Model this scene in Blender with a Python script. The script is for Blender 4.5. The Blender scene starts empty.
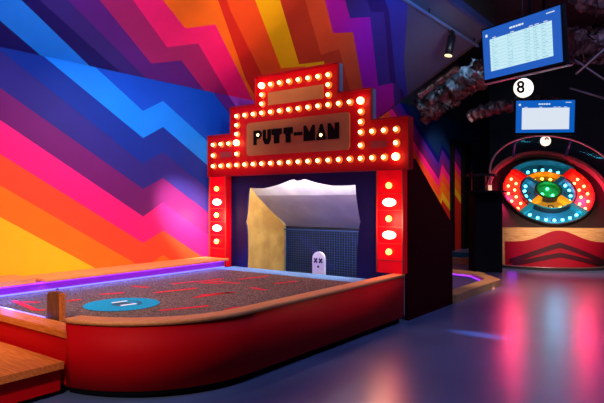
import bpy, bmesh, math, random
from mathutils import Vector, Matrix, noise
random.seed(7)
S = bpy.context.scene
COL = S.collection
R = math.radians

# ------------------------------------------------------------------ camera
EYE = 1.5
YAW = R(36.8)
cd = bpy.data.cameras.new('camera'); cam = bpy.data.objects.new('camera', cd); COL.objects.link(cam)
cam.location = (0, 0, EYE); cam.rotation_euler = (math.pi/2, 0, YAW)
cd.sensor_width = 36; cd.lens = 36*559/604; cd.clip_end = 100
S.camera = cam
# ------------------------------------------------------------------ world, exposure
w = bpy.data.worlds.new('world'); S.world = w; w.use_nodes = True
w.node_tree.nodes['Background'].inputs[0].default_value = (0.10, 0.14, 0.35, 1)
w.node_tree.nodes['Background'].inputs[1].default_value = 0.05
S.view_settings.view_transform = 'Standard'; S.view_settings.look = 'None'
S.view_settings.gamma = 1; S.view_settings.use_curve_mapping = False
S.view_settings.exposure = 0.0

# ------------------------------------------------------------------ room lights, with added lamps that have no fixtures
def aim(o, tgt):
    o.rotation_euler = (Vector(tgt)-Vector(o.location)).to_track_quat('-Z', 'Y').to_euler()
def spot(name, loc, tgt, power, col, deg=60, blend=0.8, size=0.05):
    l = bpy.data.lights.new(name, 'SPOT'); l.energy = power; l.color = col
    l.spot_size = R(deg); l.spot_blend = blend; l.shadow_soft_size = size
    o = bpy.data.objects.new(name, l); COL.objects.link(o); o.location = loc; aim(o, tgt); return o
def area(name, loc, tgt, power, col, sx, sy):
    l = bpy.data.lights.new(name, 'AREA'); l.energy = power; l.color = col; l.shape = 'RECTANGLE'; l.size = sx; l.size_y = sy
    o = bpy.data.objects.new(name, l); COL.objects.link(o); o.location = loc; aim(o, tgt); return o
spot('spot_mural_low', (-3.9, 1.0, 3.2), (-6.6, 3.0, 1.0), 540, (1.0, 0.95, 0.86), 85, 1.0, 0.1)
spot('spot_mural_mid', (-4.0, 4.4, 3.7), (-6.6, 4.9, 1.7), 250, (1.0, 0.92, 0.9), 80, 1.0, 0.1)
spot('spot_pink_pool', (-4.9, 3.8, 2.9), (-6.6, 5.98, 1.2), 2800, (1.0, 0.95, 0.62), 23, 1.0, 0.05)
spot('spot_slope_near', (-3.3, 1.8, 2.6), (-5.9, 4.2, 3.9), 420, (0.85, 0.88, 1.0), 75, 1.0, 0.1)
spot('spot_slope_warm', (-3.0, 4.4, 3.7), (-5.5, 6.4, 3.9), 260, (1.0, 0.80, 0.62), 62, 1.0, 0.1)
spot('spot_slope_far', (-2.6, 5.4, 3.9), (-5.0, 8.6, 4.3), 240, (1.0, 0.9, 0.95), 60, 1.0, 0.1)
spot('spot_blue_slope', (-1.6, 5.5, 3.3), (-4.5, 8.8, 4.5), 800, (0.08, 0.42, 1.0), 36, 1.0, 0.1)
spot('spot_slope_end', (-2.4, 8.0, 3.6), (-4.3, 10.6, 4.5), 160, (1.0, 0.85, 0.75), 60, 1.0, 0.1)
spot('spot_low_course', (-2.6, 8.6, 3.0), (-3.6, 10.0, 0.1), 260, (1.0, 0.8, 0.65), 50, 1.0, 0.1)  # added to brighten the low curb
spot('spot_course_front', (-2.6, -0.2, 3.0), (-4.1, 2.5, 0.3), 400, (1.0, 0.85, 0.75), 42, 1.0, 0.1)
spot('spot_turf', (-4.2, 3.6, 4.1), (-4.9, 4.0, 0.5), 420, (1.0, 0.86, 0.74), 66, 1.0, 0.1)
spot('spot_far_mural', (-4.6, 13.6, 3.9), (-6.6, 15.8, 2.0), 420, (1.0, 0.8, 0.8), 60, 1.0, 0.1)
area('area_room_blue', (-0.6, 5.5, 5.9), (-0.6, 5.5, 0), 235, (0.34, 0.46, 1.0), 3, 7)  # unseen blue fill added above the floor
area('area_teal_back', (-4.9, 12.8, 4.9), (-6.6, 15.0, 3.2), 18, (0.2, 0.6, 1.0), 1.0, 1.0)
spot('spot_duct_red', (-1.2, 8.0, 3.0), (-2.6, 11.9, 4.6), 60, (1.0, 0.45, 0.48), 60, 1.0, 0.3)
spot('spot_duct_pink', (0.9, 6.5, 3.2), (1.0, 9.5, 4.4), 70, (0.95, 0.35, 0.45), 90, 1.0, 0.3)
spot('spot_floor_blue', (2.6, 6.24, 1.55), (-2.1, 6.24, 0), 6500, (0.1, 0.4, 1.0), 3.6, 1.0, 0.01)  # narrow beam added to draw the blue streak on the floor
spot('spot_floor_pale', (1.6, 9.67, 1.4), (-2.9, 9.67, 0), 2500, (1.0, 0.7, 0.8), 2.6, 1.0, 0.01)  # narrow beam added to draw the pale streak on the floor

# ------------------------------------------------------------------ helpers
F_ = Vector((-math.sin(YAW), math.cos(YAW), 0)); R_ = Vector((math.cos(YAW), math.sin(YAW), 0))
C_ = Vector((0, 0, EYE))
def ray(u, v): return F_ + R_*((u-302)/559) + Vector((0, 0, (201.5-v)/559))
def onX(u, v, x): d = ray(u, v); return C_ + d*(x/d.x)
def onY(u, v, y): d = ray(u, v); return C_ + d*(y/d.y)
def onZ(u, v, z): d = ray(u, v); return C_ + d*((z-EYE)/d.z)

def mat(name, col, rough=0.5, metal=0, emit=None, estr=0, noise_amt=0.0, nscale=8, bump=0.0, bscale=60, col2=None, trans=0, spec=0.5, stretch=None, coat=0):
    m = bpy.data.materials.new(name); m.use_nodes = True
    nt = m.node_tree; b = nt.nodes['Principled BSDF']
    b.inputs['Base Color'].default_value = (*col, 1); b.inputs['Roughness'].default_value = rough
    b.inputs['Metallic'].default_value = metal; b.inputs['Specular IOR Level'].default_value = spec
    b.inputs['Coat Weight'].default_value = coat; b.inputs['Coat Roughness'].default_value = 0.28
    if trans: b.inputs['Transmission Weight'].default_value = trans
    if emit: b.inputs['Emission Color'].default_value = (*emit, 1); b.inputs['Emission Strength'].default_value = estr
    if noise_amt or bump or col2:
        tc = nt.nodes.new('ShaderNodeTexCoord'); mp = nt.nodes.new('ShaderNodeMapping')
        nt.links.new(tc.outputs['Object'], mp.inputs[0])
        if stretch: mp.inputs['Scale'].default_value = stretch
        n = nt.nodes.new('ShaderNodeTexNoise'); n.inputs['Scale'].default_value = nscale; n.inputs['Detail'].default_value = 5
        nt.links.new(mp.outputs[0], n.inputs['Vector'])
        if noise_amt or col2:
            r = nt.nodes.new('ShaderNodeValToRGB')
            c2 = col2 or tuple(c*(1-noise_amt) for c in col)
            r.color_ramp.elements[0].position = 0.38; r.color_ramp.elements[1].position = 0.62
            r.color_ramp.elements[0].color = (*c2, 1); r.color_ramp.elements[1].color = (*col, 1)
            nt.links.new(n.outputs['Fac'], r.inputs[0]); nt.links.new(r.outputs[0], b.inputs['Base Color'])
        if bump:
            n2 = nt.nodes.new('ShaderNodeTexNoise'); n2.inputs['Scale'].default_value = bscale
            nt.links.new(mp.outputs[0], n2.inputs['Vector'])
            bp = nt.nodes.new('ShaderNodeBump'); bp.inputs['Strength'].default_value = bump; bp.inputs['Distance'].default_value = 0.01
            nt.links.new(n2.outputs['Fac'], bp.inputs['Height']); nt.links.new(bp.outputs[0], b.inputs['Normal'])
    return m
def srgb(r, g, b):
    f = lambda c: (c/255/12.92) if c/255 <= 0.04045 else ((c/255+0.055)/1.055)**2.4
    return (f(r), f(g), f(b))

def add_box(bm, x0, x1, y0, y1, z0, z1, mi=0, bevel=0):
    vs = [bm.verts.new((x, y, z)) for x in (x0, x1) for y in (y0, y1) for z in (z0, z1)]
    fs = [(0,1,3,2), (4,6,7,5), (0,4,5,1), (2,3,7,6), (0,2,6,4), (1,5,7,3)]
    out = []
    for f in fs:
        fc = bm.faces.new([vs[i] for i in f]); fc.material_index = mi; out.append(fc)
    if bevel:
        es = list({e for f in out for e in f.edges})
        bmesh.ops.bevel(bm, geom=es, offset=bevel, segments=2, affect='EDGES', material=mi)
    return vs
def add_prism(bm, pts, off, mi=0):
    """pts: 3D polygon, off: extrusion vector"""
    off = Vector(off)
    a = [bm.verts.new(Vector(p)) for p in pts]; b = [bm.verts.new(Vector(p)+off) for p in pts]
    fs = [bm.faces.new(a), bm.faces.new(b[::-1])]
    n = len(a)
    for i in range(n): fs.append(bm.faces.new((a[i], b[i], b[(i+1) % n], a[(i+1) % n])))
    for f in fs: f.material_index = mi
    return fs
def add_tube(bm, path, rad, seg=10, mi=0, caps=True, wob=0, closed=False):
    path = [Vector(p) for p in path]; rings = []
    n = len(path)
    for i, p in enumerate(path):
        t = (path[min(i+1, n-1)]-path[max(i-1, 0)]).normalized()
        up = Vector((0, 0, 1)) if abs(t.z) < 0.95 else Vector((1, 0, 0))
        a = t.cross(up).normalized(); b = t.cross(a).normalized()
        r = rad[i] if isinstance(rad, (list, tuple)) else rad
        rings.append([bm.verts.new(p + (a*math.cos(k*2*math.pi/seg)+b*math.sin(k*2*math.pi/seg))*(r*(1+wob*random.uniform(-1, 1)))) for k in range(seg)])
    for i in range(n-1):
        for k in range(seg):
            f = bm.faces.new((rings[i][k], rings[i][(k+1) % seg], rings[i+1][(k+1) % seg], rings[i+1][k])); f.smooth = True; f.material_index = mi
    if caps:
        for rr in (rings[0][::-1], rings[-1]): bm.faces.new(rr).material_index = mi
def add_cyl(bm, c, ax, r, h, seg=24, mi=0, r2=None):
    c = Vector(c); ax = Vector(ax).normalized()
    up = Vector((0, 0, 1)) if abs(ax.z) < 0.95 else Vector((1, 0, 0))
    a = ax.cross(up).normalized(); b = ax.cross(a).normalized(); r2 = r if r2 is None else r2
    A = [bm.verts.new(c+(a*math.cos(k*2*math.pi/seg)+b*math.sin(k*2*math.pi/seg))*r) for k in range(seg)]
    B = [bm.verts.new(c+ax*h+(a*math.cos(k*2*math.pi/seg)+b*math.sin(k*2*math.pi/seg))*r2) for k in range(seg)]
    bm.faces.new(A[::-1]).material_index = mi; bm.faces.new(B).material_index = mi
    for k in range(seg):
        f = bm.faces.new((A[k], A[(k+1) % seg], B[(k+1) % seg], B[k])); f.material_index = mi
def add_ball(bm, c, r, mi=0, sx=1, sy=1, sz=1, u=12, v=8):
    res = bmesh.ops.create_uvsphere(bm, u_segments=u, v_segments=v, radius=r, matrix=Matrix.Translation(c) @ Matrix.Diagonal((sx, sy, sz, 1)))
    for vv in res['verts']:
        for f in vv.link_faces: f.material_index = mi; f.smooth = True
def obj(name, bm, mats, parent=None, loc=None):
    bmesh.ops.recalc_face_normals(bm, faces=bm.faces)
    me = bpy.data.meshes.new(name); bm.to_mesh(me); bm.free()
    for m in (mats if isinstance(mats, (list, tuple)) else [mats]): me.materials.append(m)
    o = bpy.data.objects.new(name, me); COL.objects.link(o)
    if parent: o.parent = parent
    if loc: o.location = loc
    return o
def raw(name, verts, faces, fm, mats, parent=None):
    me = bpy.data.meshes.new(name); me.from_pydata([tuple(v) for v in verts], [], faces); 
    for m in mats: me.materials.append(m)
    for p, i in zip(me.polygons, fm): p.material_index = i
    me.update(); o = bpy.data.objects.new(name, me); COL.objects.link(o)
    if parent: o.parent = parent
    return o
def thing(name, label, cat, loc=(0, 0, 0), rotz=0, group=None):
    o = bpy.data.objects.new(name, None); o.empty_display_size = 0.1; COL.objects.link(o)
    o.location = loc; o.rotation_euler = (0, 0, rotz); tag(o, label, cat, group); return o
def tag(o, label, cat, group=None):
    o['label'] = label; o['category'] = cat
    if group: o['group'] = group
    return o
def struct(o): o['kind'] = 'structure'; return o
def BM(): return bmesh.new()

# ------------------------------------------------------------------ materials
def paint(name, rgb, rough=0.55): return mat(name, srgb(*rgb), rough, noise_amt=0.06, nscale=3, bump=0.08, bscale=120, spec=0.2)
P = {k: paint('paint_'+k, v) for k, v in dict(
    sky=(8,128,245), blue=(0,72,200), navy=(5,15,100), royal=(8,44,146), indigo=(44,36,126), violet=(85,28,135), plum=(112,24,104),
    wine=(165,30,110), magenta=(250,26,122), purple=(165,15,165), red=(255,74,42), orange=(255,116,24), yellow=(255,190,28),
    olive=(245,180,8), rust=(215,75,38), ember=(190,55,30), flame=(240,80,28), fire=(215,40,28), lilac=(150,60,190), slate=(54,70,100), deep=(40,18,85), brick=(170,25,40),
    steel=(30,36,52), teal=(12,42,84)).items()}
black = mat('black_paint', (0.005, 0.005, 0.006), 0.6, bump=0.1, spec=0.2)
black_wall = mat('black_wall_paint', (0.012, 0.013, 0.018), 0.7, bump=0.1)
dark_metal = mat('dark_metal', (0.02, 0.02, 0.025), 0.35, metal=0.6)
red_paint = mat('red_paint', srgb(195, 0, 12), 0.6, noise_amt=0.08, nscale=2, bump=0.05, spec=0.08)
marquee_red = mat('marquee_red_enamel', srgb(195, 0, 10), 0.5, bump=0.03, spec=0.2)
column_red = mat('column_red_lamplit', srgb(235, 0, 18), 0.4, emit=(1, 0.0, 0.012), estr=0.12, spec=0.2)  # slight emission stands for the lamps' light on the casing
wood = mat('varnished_wood', srgb(225, 118, 48), 0.55, spec=0.3, col2=srgb(195, 90, 32), nscale=6, stretch=(1, 12, 12), bump=0.05)
wood_y = mat('varnished_wood_lengthwise', srgb(240, 150, 88), 0.58, spec=0.3, col2=srgb(228, 132, 72), nscale=5, stretch=(12, 1, 12), bump=0.05)
dark_wood = mat('dark_wood', srgb(110, 55, 35), 0.45, col2=srgb(80, 35, 22), nscale=6, stretch=(12, 12, 1))
tan_wood = mat('tan_wood', srgb(225, 165, 105), 0.4, col2=srgb(200, 138, 82), nscale=4, stretch=(1, 10, 10))
gold_ply = mat('gold_plywood', srgb(235, 195, 105), 0.5, col2=srgb(205, 155, 75), nscale=2.5, bump=0.2, bscale=20)
white_ply = mat('white_board', srgb(235, 235, 240), 0.55, col2=srgb(215, 214, 224), nscale=3, bump=0.1, bscale=20)
navy_panel = mat('navy_panel', srgb(24, 24, 84), 0.6, bump=0.05, spec=0.15)
turf_m = mat('speckled_turf', srgb(140, 105, 92), 0.95, col2=srgb(44, 34, 36), nscale=70, bump=0.8, bscale=250, spec=0.1)
turf_red = mat('red_turf', srgb(235, 40, 50), 0.95, col2=srgb(190, 30, 45), nscale=70, bump=0.6, bscale=250, spec=0.1)
turf_cyan = mat('cyan_turf', srgb(20, 155, 195), 0.95, col2=srgb(12, 110, 150), nscale=70, bump=0.6, bscale=250, spec=0.1)
turf_spill = mat('turf_with_light_spill', srgb(120, 160, 205), 0.95, col2=srgb(80, 120, 170), nscale=80, bump=0.6, bscale=250, spec=0.1)  # turf colour lightened for light falling out of the booth
white_m = mat('white_plastic', srgb(235, 238, 245), 0.4)
bulb_m = mat('warm_bulb', (1, 0.8, 0.5), 0.3, emit=(1.0, 0.56, 0.19), estr=5.5)
bulb_hot = mat('warm_bulb_bright', (1, 0.85, 0.6), 0.3, emit=(1.0, 0.66, 0.30), estr=11)
lamp_m = mat('column_lamp_orange', (1, 0.5, 0.2), 0.3, emit=(1.0, 0.32, 0.05), estr=6)
lamp_hot = mat('column_lamp_bright', (1, 0.8, 0.6), 0.3, emit=(1.0, 0.45, 0.30), estr=6)
led_blue = mat('led_blue', (0.1, 0.1, 1), 0.3, emit=(0.14, 0.16, 1.0), estr=2.2)
led_purple = mat('led_purple', (0.4, 0.05, 1), 0.3, emit=(0.30, 0.03, 1.0), estr=1.8)

# ------------------------------------------------------------------ room shell
WX = -6.6; CREASE = 3.28; K = 0.592; RIDGE_X = -3.7; YEND = 11.4; YB = 20.0; YF = -4.0; XR = 7.0; ZT = 6.0
n_floor = mat('polished_dark_concrete', srgb(86, 98, 138), 0.32, col2=srgb(74, 84, 122), nscale=1.2, bump=0.02, bscale=9, spec=1.0, coat=0.6)
bm = BM(); add_box(bm, WX-0.2, XR, YF, YB, -0.2, 0); struct(obj('floor', bm, n_floor))

# mural painted on the left wall and the sloping ceiling: stripes laid out as flat areas of the same surface
def clip(poly, axis, lim, keep_less):
    out = []
    n = len(poly)
    for i in range(n):
        a, b = poly[i], poly[(i+1) % n]
        ia = (a[axis] <= lim) == keep_less or a[axis] == lim; ib = (b[axis] <= lim) == keep_less or b[axis] == lim
        if ia: out.append(a)
        if ia != ib:
            t = (lim-a[axis])/(b[axis]-a[axis]); out.append(tuple(a[k]+(b[k]-a[k])*t for k in range(2)))
    return out
def tess(poly):
    from mathutils.geometry import tessellate_polygon
    return tessellate_polygon([[Vector((p[0], p[1], 0)) for p in poly]])

def wcoord(u, v):     # left wall: (Y, z)
    p = onX(u, v, WX); return (p.y, p.z)
VX, MID = 0.0, 0.0
# band boundaries on the left wall: left end, valley, peak, right end continue with the same zigzag rhythm along the wall
Yv = wcoord(143, 111)[0]; Yp = wcoord(163, 101)[0]
bnds = []
data = [  # v at u=0 (or None), valley v, peak v, v at u=200
 ((22, 0), 111, 101, 134), ((0, 20.5), 138, 127, 160), ((0, 50), 163.5, 152, 183), ((0, 88), 189, 178, 207),
 ((0, 120), 216.5, 202.5, 232), ((0, 154), 243, 230.6, 257), ((0, 185.5), 268, 255, 280), ((0, 217), 294, 283, 300)]
slopes = -0.58
for (l, va, pe, r) in data:
    pl = wcoord(*l); pv = wcoord(143, va); pp = wcoord(163, pe); pr = wcoord(200, r)
    s0 = (pv[1]-pl[1])/(pv[0]-pl[0])
    start = (YF, pv[1]+s0*(YF-pv[0]))
    s1 = (pr[1]-pp[1])/(pr[0]-pp[0])
    bnds.append([start, pv, pp, (YB+2, pp[1]+slopes*(YB+2-pp[0]))])
wallcols = ['sky', 'royal', 'indigo', 'plum', 'magenta', 'red', 'orange', 'yellow']
verts = []; faces = []; fm = []; wall_names = ['blue', 'black']+wallcols+['lilac', 'purple', 'brick', 'violet', 'wine', 'navy', 'fire', 'steel', 'teal']
wall_mats = [P[n] if n in P else black_wall for n in wall_names]
def put(poly2, layer, mi, z0, z1, y0=YF, y1=YB):
    poly2 = clip(poly2, 0, y0, False); poly2 = clip(poly2, 0, y1, True) if poly2 else []
    poly2 = clip(poly2, 1, z0, False) if poly2 else []; poly2 = clip(poly2, 1, z1, True) if poly2 else []
    if len(poly2) < 3: return
    base = len(verts)
    for p in poly2: verts.append((WX+layer*0.0006, p[0], p[1]))
    for t in tess(poly2): faces.append([base+i for i in t]); fm.append(mi)
put([(YF, 0), (YB, 0), (YB, 4.1), (YF, 4.1)], 0, 0, 0, CREASE, YF, YEND)
put([(YF, 0), (YB, 0), (YB, 4.1), (YF, 4.1)], 0, wall_names.index('teal'), 0, 4.05, YEND, YB)
put([(YF, 4), (YB, 4), (YB, 7), (YF, 7)], 0, 1, 4.05, ZT, YEND, YB)
for k, b in enumerate(bnds):
    poly = list(b)+[(YB+2, -60), (YF-1, -60)]
    put(poly, k+1, wall_names.index(wallcols[k]), 0, CREASE, YF, 8.2)
# small mural facets high on the wall beside the booth
for k, (px, cname) in enumerate([([(204, 88), (212, 91), (240, 128), (246, 140), (330, 150), (330, 60)], 'violet'),
                                 ([(226, 93), (260, 140), (330, 150), (330, 60), (226, 60)], 'lilac'),
                                 ([(262, 93), (280, 140), (350, 150), (350, 60), (262, 60)], 'purple')]):
    put([wcoord(*p) for p in px], 12+k, wall_names.index(cname), 1.2, CREASE, YF, 8.2)
# far stretch of the mural seen past the booth, same slope with one step in the zigzag
far = [('navy', 3.15), ('violet', 2.96), ('plum', 2.74), ('magenta', 2.50), ('red', 2.28), ('orange', 2.00), ('yellow', 1.68), ('fire', 1.46)]
yr = wcoord(430, 177)[0]
for k, (cname, zk) in enumerate(far):
    pts = [(8.2, zk-slopes*(yr-8.2)), (15.5, zk+slopes*(15.5-yr))]
    for y, rise in ((15.75, 0.45), (16.55, None), (16.75, 0.62), (17.4, None), (17.6, 0.45), (YB, None)):
        py, pz = pts[-1]
        pts.append((y, pz+rise if rise else pz+slopes*(y-py)))
    pts += [(YB, -30), (8.2, -30)]
    put(pts, k+1, wall_names.index(cname), 0, 4.05, 8.2, 18.25)
put([(18.25, 0), (YB, 0), (YB, 5), (18.25, 5)], 1, wall_names.index('steel'), 0, 4.05, 18.25, YB)
struct(raw('wall_left', verts, faces, fm, wall_mats))

# sloping ceiling
nrm = Vector((K, 0, -1)).normalized()
def ccoord(u, v):   # (x, y) on slope
    d = ray(u, v); t = (CREASE+K*(-WX)-EYE)/(d.z-K*d.x)
    p = C_+d*t; return (p.x, p.y)
verts = []; faces = []; fm = []
c_names = ['slate', 'sky', 'navy', 'indigo', 'violet', 'plum', 'deep', 'magenta', 'orange', 'red', 'rust', 'olive', 'purple', 'blue', 'brick', 'lilac', 'wine', 'royal', 'ember', 'flame', 'fire']
c_mats = [P[n] for n in c_names]
def cput(px, layer, cname, world=False):
    poly = px if world else [ccoord(*p) for p in px]
    poly = clip(poly, 0, WX, False); poly = clip(poly, 0, RIDGE_X, True) if poly else []
    poly = clip(poly, 1, YF, False) if poly else []; poly = clip(poly, 1, YEND, True) if poly else []
    if len(poly) < 3: return
    base = len(verts)
    for p in poly:
        verts.append(Vector((p[0], p[1], CREASE+K*(p[0]-WX)))+nrm*layer*0.0006)
    for t in tess(poly): faces.append([base+i for i in t]); fm.append(c_names.index(cname))
cput([(WX, YF), (RIDGE_X, YF), (RIDGE_X, YEND), (WX, YEND)], 0, 'slate', True)
cur = [
 # (colour to the LEFT of the boundary is painted later, so paint from right to left)
 ('blue',   [(412, -60), (408, 0), (404, 60), (408, 100), (412, 150)]),
 ('royal',  [(388, -60), (385, 0), (389, 12), (396, 84), (404, 92), (408, 150)]),
 ('deep',   [(360, -60), (367, 0), (371, 12), (384, 12), (390, 82), (399, 84), (404, 150)]),
 ('purple', [(325, -60), (345, 0), (350, 18), (370, 17), (378, 86), (393, 83), (397, 150)]),
 ('rust',   [(300, -60), (325, 0), (333, 33), (353, 32), (365, 100), (374, 97), (380, 150)]),
 ('brick',  [(285, -60), (305, 0), (321, 55), (339, 49), (350, 90), (360, 150)]),
 ('olive',  [(255, -60), (280, 0), (299, 64), (324, 61), (335, 150)]),
 ('rust',   [(230, -60), (255, 0), (281, 68), (305, 66), (320, 150)]),
 ('red',    [(205, -60), (231, 12), (262, 75), (290, 150)]),
 ('orange', [(185, -60), (218, 0), (246, 80), (285, 150)]),
 ('magenta',[(118, -60), (163, 0), (185, 28), (215, 24), (252, 99), (285, 160)]),
 ('plum',   [(85, -60), (133, 0), (167, 47), (198, 43), (229, 96), (262, 150)]),
 ('deep',   [(45, -60), (100, 0), (151, 63), (181, 60), (204, 90), (240, 140)]),
 ('violet', [(40, -60), (98, 0), (150, 64), (180, 61), (200, 86), (240, 140)]),
 ('indigo', [(5, -60), (68, 0), (118, 50), (148, 80), (170, 110)]),
 ('navy',   [(-20, -60), (40, 0), (98, 52), (128, 78), (150, 100)]),
 ('sky',    [(-40, -60), (22, 0), (90, 66), (115, 90)]),
 ('navy',   [(-70, -60), (-12, 0), (0, 20), (50, 63), (90, 95)]),
]
seq = [  # (colour, its right-hand boundary), painted from the right-hand end of the slope leftwards
 ('royal', cur[0][1]), ('navy', cur[1][1]), ('indigo', cur[2][1]), ('purple', cur[3][1]), ('rust', cur[4][1]), ('ember', cur[5][1]), ('olive', cur[6][1]),
 ('flame', cur[7][1]), ('fire', cur[8][1]), ('orange', cur[9][1]), ('magenta', cur[10][1]), ('wine', cur[11][1]), ('violet', cur[12][1]),
 ('indigo', cur[14][1]), ('navy', cur[15][1]), ('sky', cur[16][1]), ('navy', cur[17][1])]
for k, (c, b) in enumerate(seq):
    cput(b + [(b[-1][0]-60, 330), (-900, 330), (-900, -60)], 2+k, c)
o = struct(raw('ceiling', verts, faces, fm, c_mats))
bm = BM(); add_box(bm, RIDGE_X-0.02, RIDGE_X+0.06, YF, YEND, 4.9, 5.05); struct(obj('trim_1', bm, mat('blue_steel_trim', srgb(60, 80, 150), 0.35, metal=0.3)))
bm = BM()
add_box(bm, RIDGE_X, XR, YF, YB, ZT, ZT+0.1); add_box(bm, WX-0.2, RIDGE_X, YEND, YB, ZT, ZT+0.1)
add_box(bm, RIDGE_X+0.0, RIDGE_X+0.05, YF, YEND, 5.05, ZT)
add_prism(bm, [(WX, YEND+0.01, CREASE+0.02), (RIDGE_X, YEND+0.01, 4.98), (RIDGE_X, YEND+0.01, ZT), (WX, YEND+0.01, ZT)], (0, 0.08, 0))
struct(obj('ceiling', bm, black_wall))
bm = BM(); add_box(bm, WX-0.2, XR, YB, YB+0.1, 0, ZT); struct(obj('wall_back', bm, mat('slate_wall_paint', srgb(42, 46, 62), 0.6, bump=0.1)))
bm = BM(); add_box(bm, WX-0.2, XR, YF-0.1, YF, 0, ZT); struct(obj('wall_front', bm, black_wall))
bm = BM(); add_box(bm, XR, XR+0.1, YF, YB, 0, ZT); struct(obj('wall_right', bm, black_wall))
# black framed doorway in the far mural
bm = BM(); add_box(bm, WX, WX+0.12, 16.35, 16.45, 0, 3.38); add_box(bm, WX, WX+0.12, 16.45, 17.4, 3.28, 3.38); add_box(bm, WX, WX+0.12, 17.25, 17.85, 0, 3.38)
struct(obj('door_1', bm, mat('door_black', (0.002, 0.002, 0.003), 0.8, spec=0.1)))

# ------------------------------------------------------------------ putting course
XW = -3.14; YM = 6.31; ACX, ACY, AR = -4.24, 3.45, 1.1
TURF = 0.48; RAIL = 0.60
course = thing('putting_course', 'raised red mini golf lane with rounded corner, wooden rail and brown turf', 'mini golf lane', (-4.8, 4.3, 0))
def cobj(name, bm, m, parent=course):
    o = obj(name, bm, m, parent)
    if parent is course: o.matrix_parent_inverse = Matrix.Translation((4.8, -4.3, 0))
    return o
def outline(off, x_end, y1=YM):
    """points of the outer wall line shifted inwards by off, from the booth round the corner to x_end"""
    r = AR-off; pts = [(ACX+r, y1)]
    n = 28
    for i in range(n+1):
        a = -i*math.pi/2/n
        x, y = ACX+r*math.cos(a), ACY+r*math.sin(a)
        if x < x_end: 
            pts.append((x_end, y)); return pts
        pts.append((x, y))
    if x_end < pts[-1][0]: pts.append((x_end, ACY-r))
    return pts
def wall_strip(bm, off0, off1, z0, z1, x_end, y1=YM):
    a = outline(off0, x_end, y1); b = outline(off1, x_end, y1)
    n = min(len(a), len(b)); a = a[:n]; b = b[:n]
    if len(outline(off0, x_end, y1)) != n: a[-1] = outline(off0, x_end, y1)[-1]
    if len(outline(off1, x_end, y1)) != n: b[-1] = outline(off1, x_end, y1)[-1]
    q = [[bm.verts.new((p[0], p[1], z)) for p in s] for s, z in ((a, z0), (a, z1), (b, z1), (b, z0))]
    for i in range(n-1):
        for k in range(4):
            f = bm.faces.new((q[k][i], q[k][i+1], q[(k+1) % 4][i+1], q[(k+1) % 4][i])); f.smooth = k in (0, 2)
    for i in (0, n-1): bm.faces.new([q[k][i] for k in range(4)])
XE = -4.05
bm = BM(); wall_strip(bm, 0, 0.12, 0.07, RAIL-0.035, XE); cobj('side_wall', bm, red_paint)
bm = BM(); wall_strip(bm, -0.015, 0.135, RAIL-0.035, RAIL, XE); o = cobj('rail', bm, wood_y)
bm = BM(); wall_strip(bm, 0.07, 0.10, 0, 0.07, -4.1); cobj('toe_kick', bm, black)
# entry side: lower front wall and rail
bm = BM(); add_box(bm, WX+0.02, XE-0.005, 2.385, 2.50, 0.07, 0.44); cobj('front_wall', bm, red_paint)
bm = BM(); add_box(bm, WX+0.02, XE+0.01, 2.36, 2.53, 0.44, 0.50, bevel=0.006); cobj('entry_rail', bm, wood)
# wall-side rail shelf with lit recess
bm = BM(); add_box(bm, WX+0.01, -6.05, 3.3, 6.22, RAIL-0.008, RAIL+0.022, bevel=0.005); cobj('rail', bm, wood_y)
bm = BM(); add_box(bm, WX+0.01, -6.08, 2.54, 3.2, RAIL-0.008, RAIL+0.05, bevel=0.005); cobj('rail', bm, wood_y)
bm = BM(); add_box(bm, WX+0.01, -6.16, 2.54, 6.22, TURF, RAIL-0.008); cobj('rail_support', bm, mat('violet_lit_board', srgb(150, 60, 150), 0.5))
bm = BM(); add_box(bm, -6.16, -6.14, 2.56, 6.2, RAIL-0.03, RAIL-0.012); o = cobj('led_strip', bm, led_purple); o['label'] = 'glowing purple light strip'
bm = BM(); add_box(bm, -6.155, -6.125, 2.56, 6.2, TURF+0.004, TURF+0.018); o = cobj('led_strip', bm, led_blue); o['label'] = 'glowing blue light strip'
bm = BM(); add_box(bm, -6.1, -4.7, 2.535, 2.56, TURF+0.004, TURF+0.016); o = cobj('led_strip', bm, led_blue)
def strip_light(name, loc, tgt, power, col, ln):
    l = bpy.data.lights.new(name, 'AREA'); l.energy = power; l.color = col; l.shape = 'RECTANGLE'; l.size = ln; l.size_y = 0.03
    o = bpy.data.objects.new(name, l); COL.objects.link(o); o.location = loc
    o.rotation_euler = (Vector(tgt)-Vector(loc)).to_track_quat('-Z', 'Y').to_euler(); return o
strip_light('strip_glow_blue', (-6.10, 4.35, TURF+0.055), (-5.85, 4.35, TURF), 26, (0.05, 0.16, 1.0), 3.6)
strip_light('strip_glow_violet', (-6.04, 4.35, TURF+0.05), (-6.16, 4.35, TURF+0.05), 2.6, (0.45, 0.05, 1.0), 3.6)
l = bpy.data.lights.new('corner_glow_blue', 'POINT'); l.energy = 5; l.color = (0.1, 0.18, 1.0); l.shadow_soft_size = 0.04
o = bpy.data.objects.new('corner_glow_blue', l); COL.objects.link(o); o.location = (-5.75, 2.75, TURF+0.12)
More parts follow.
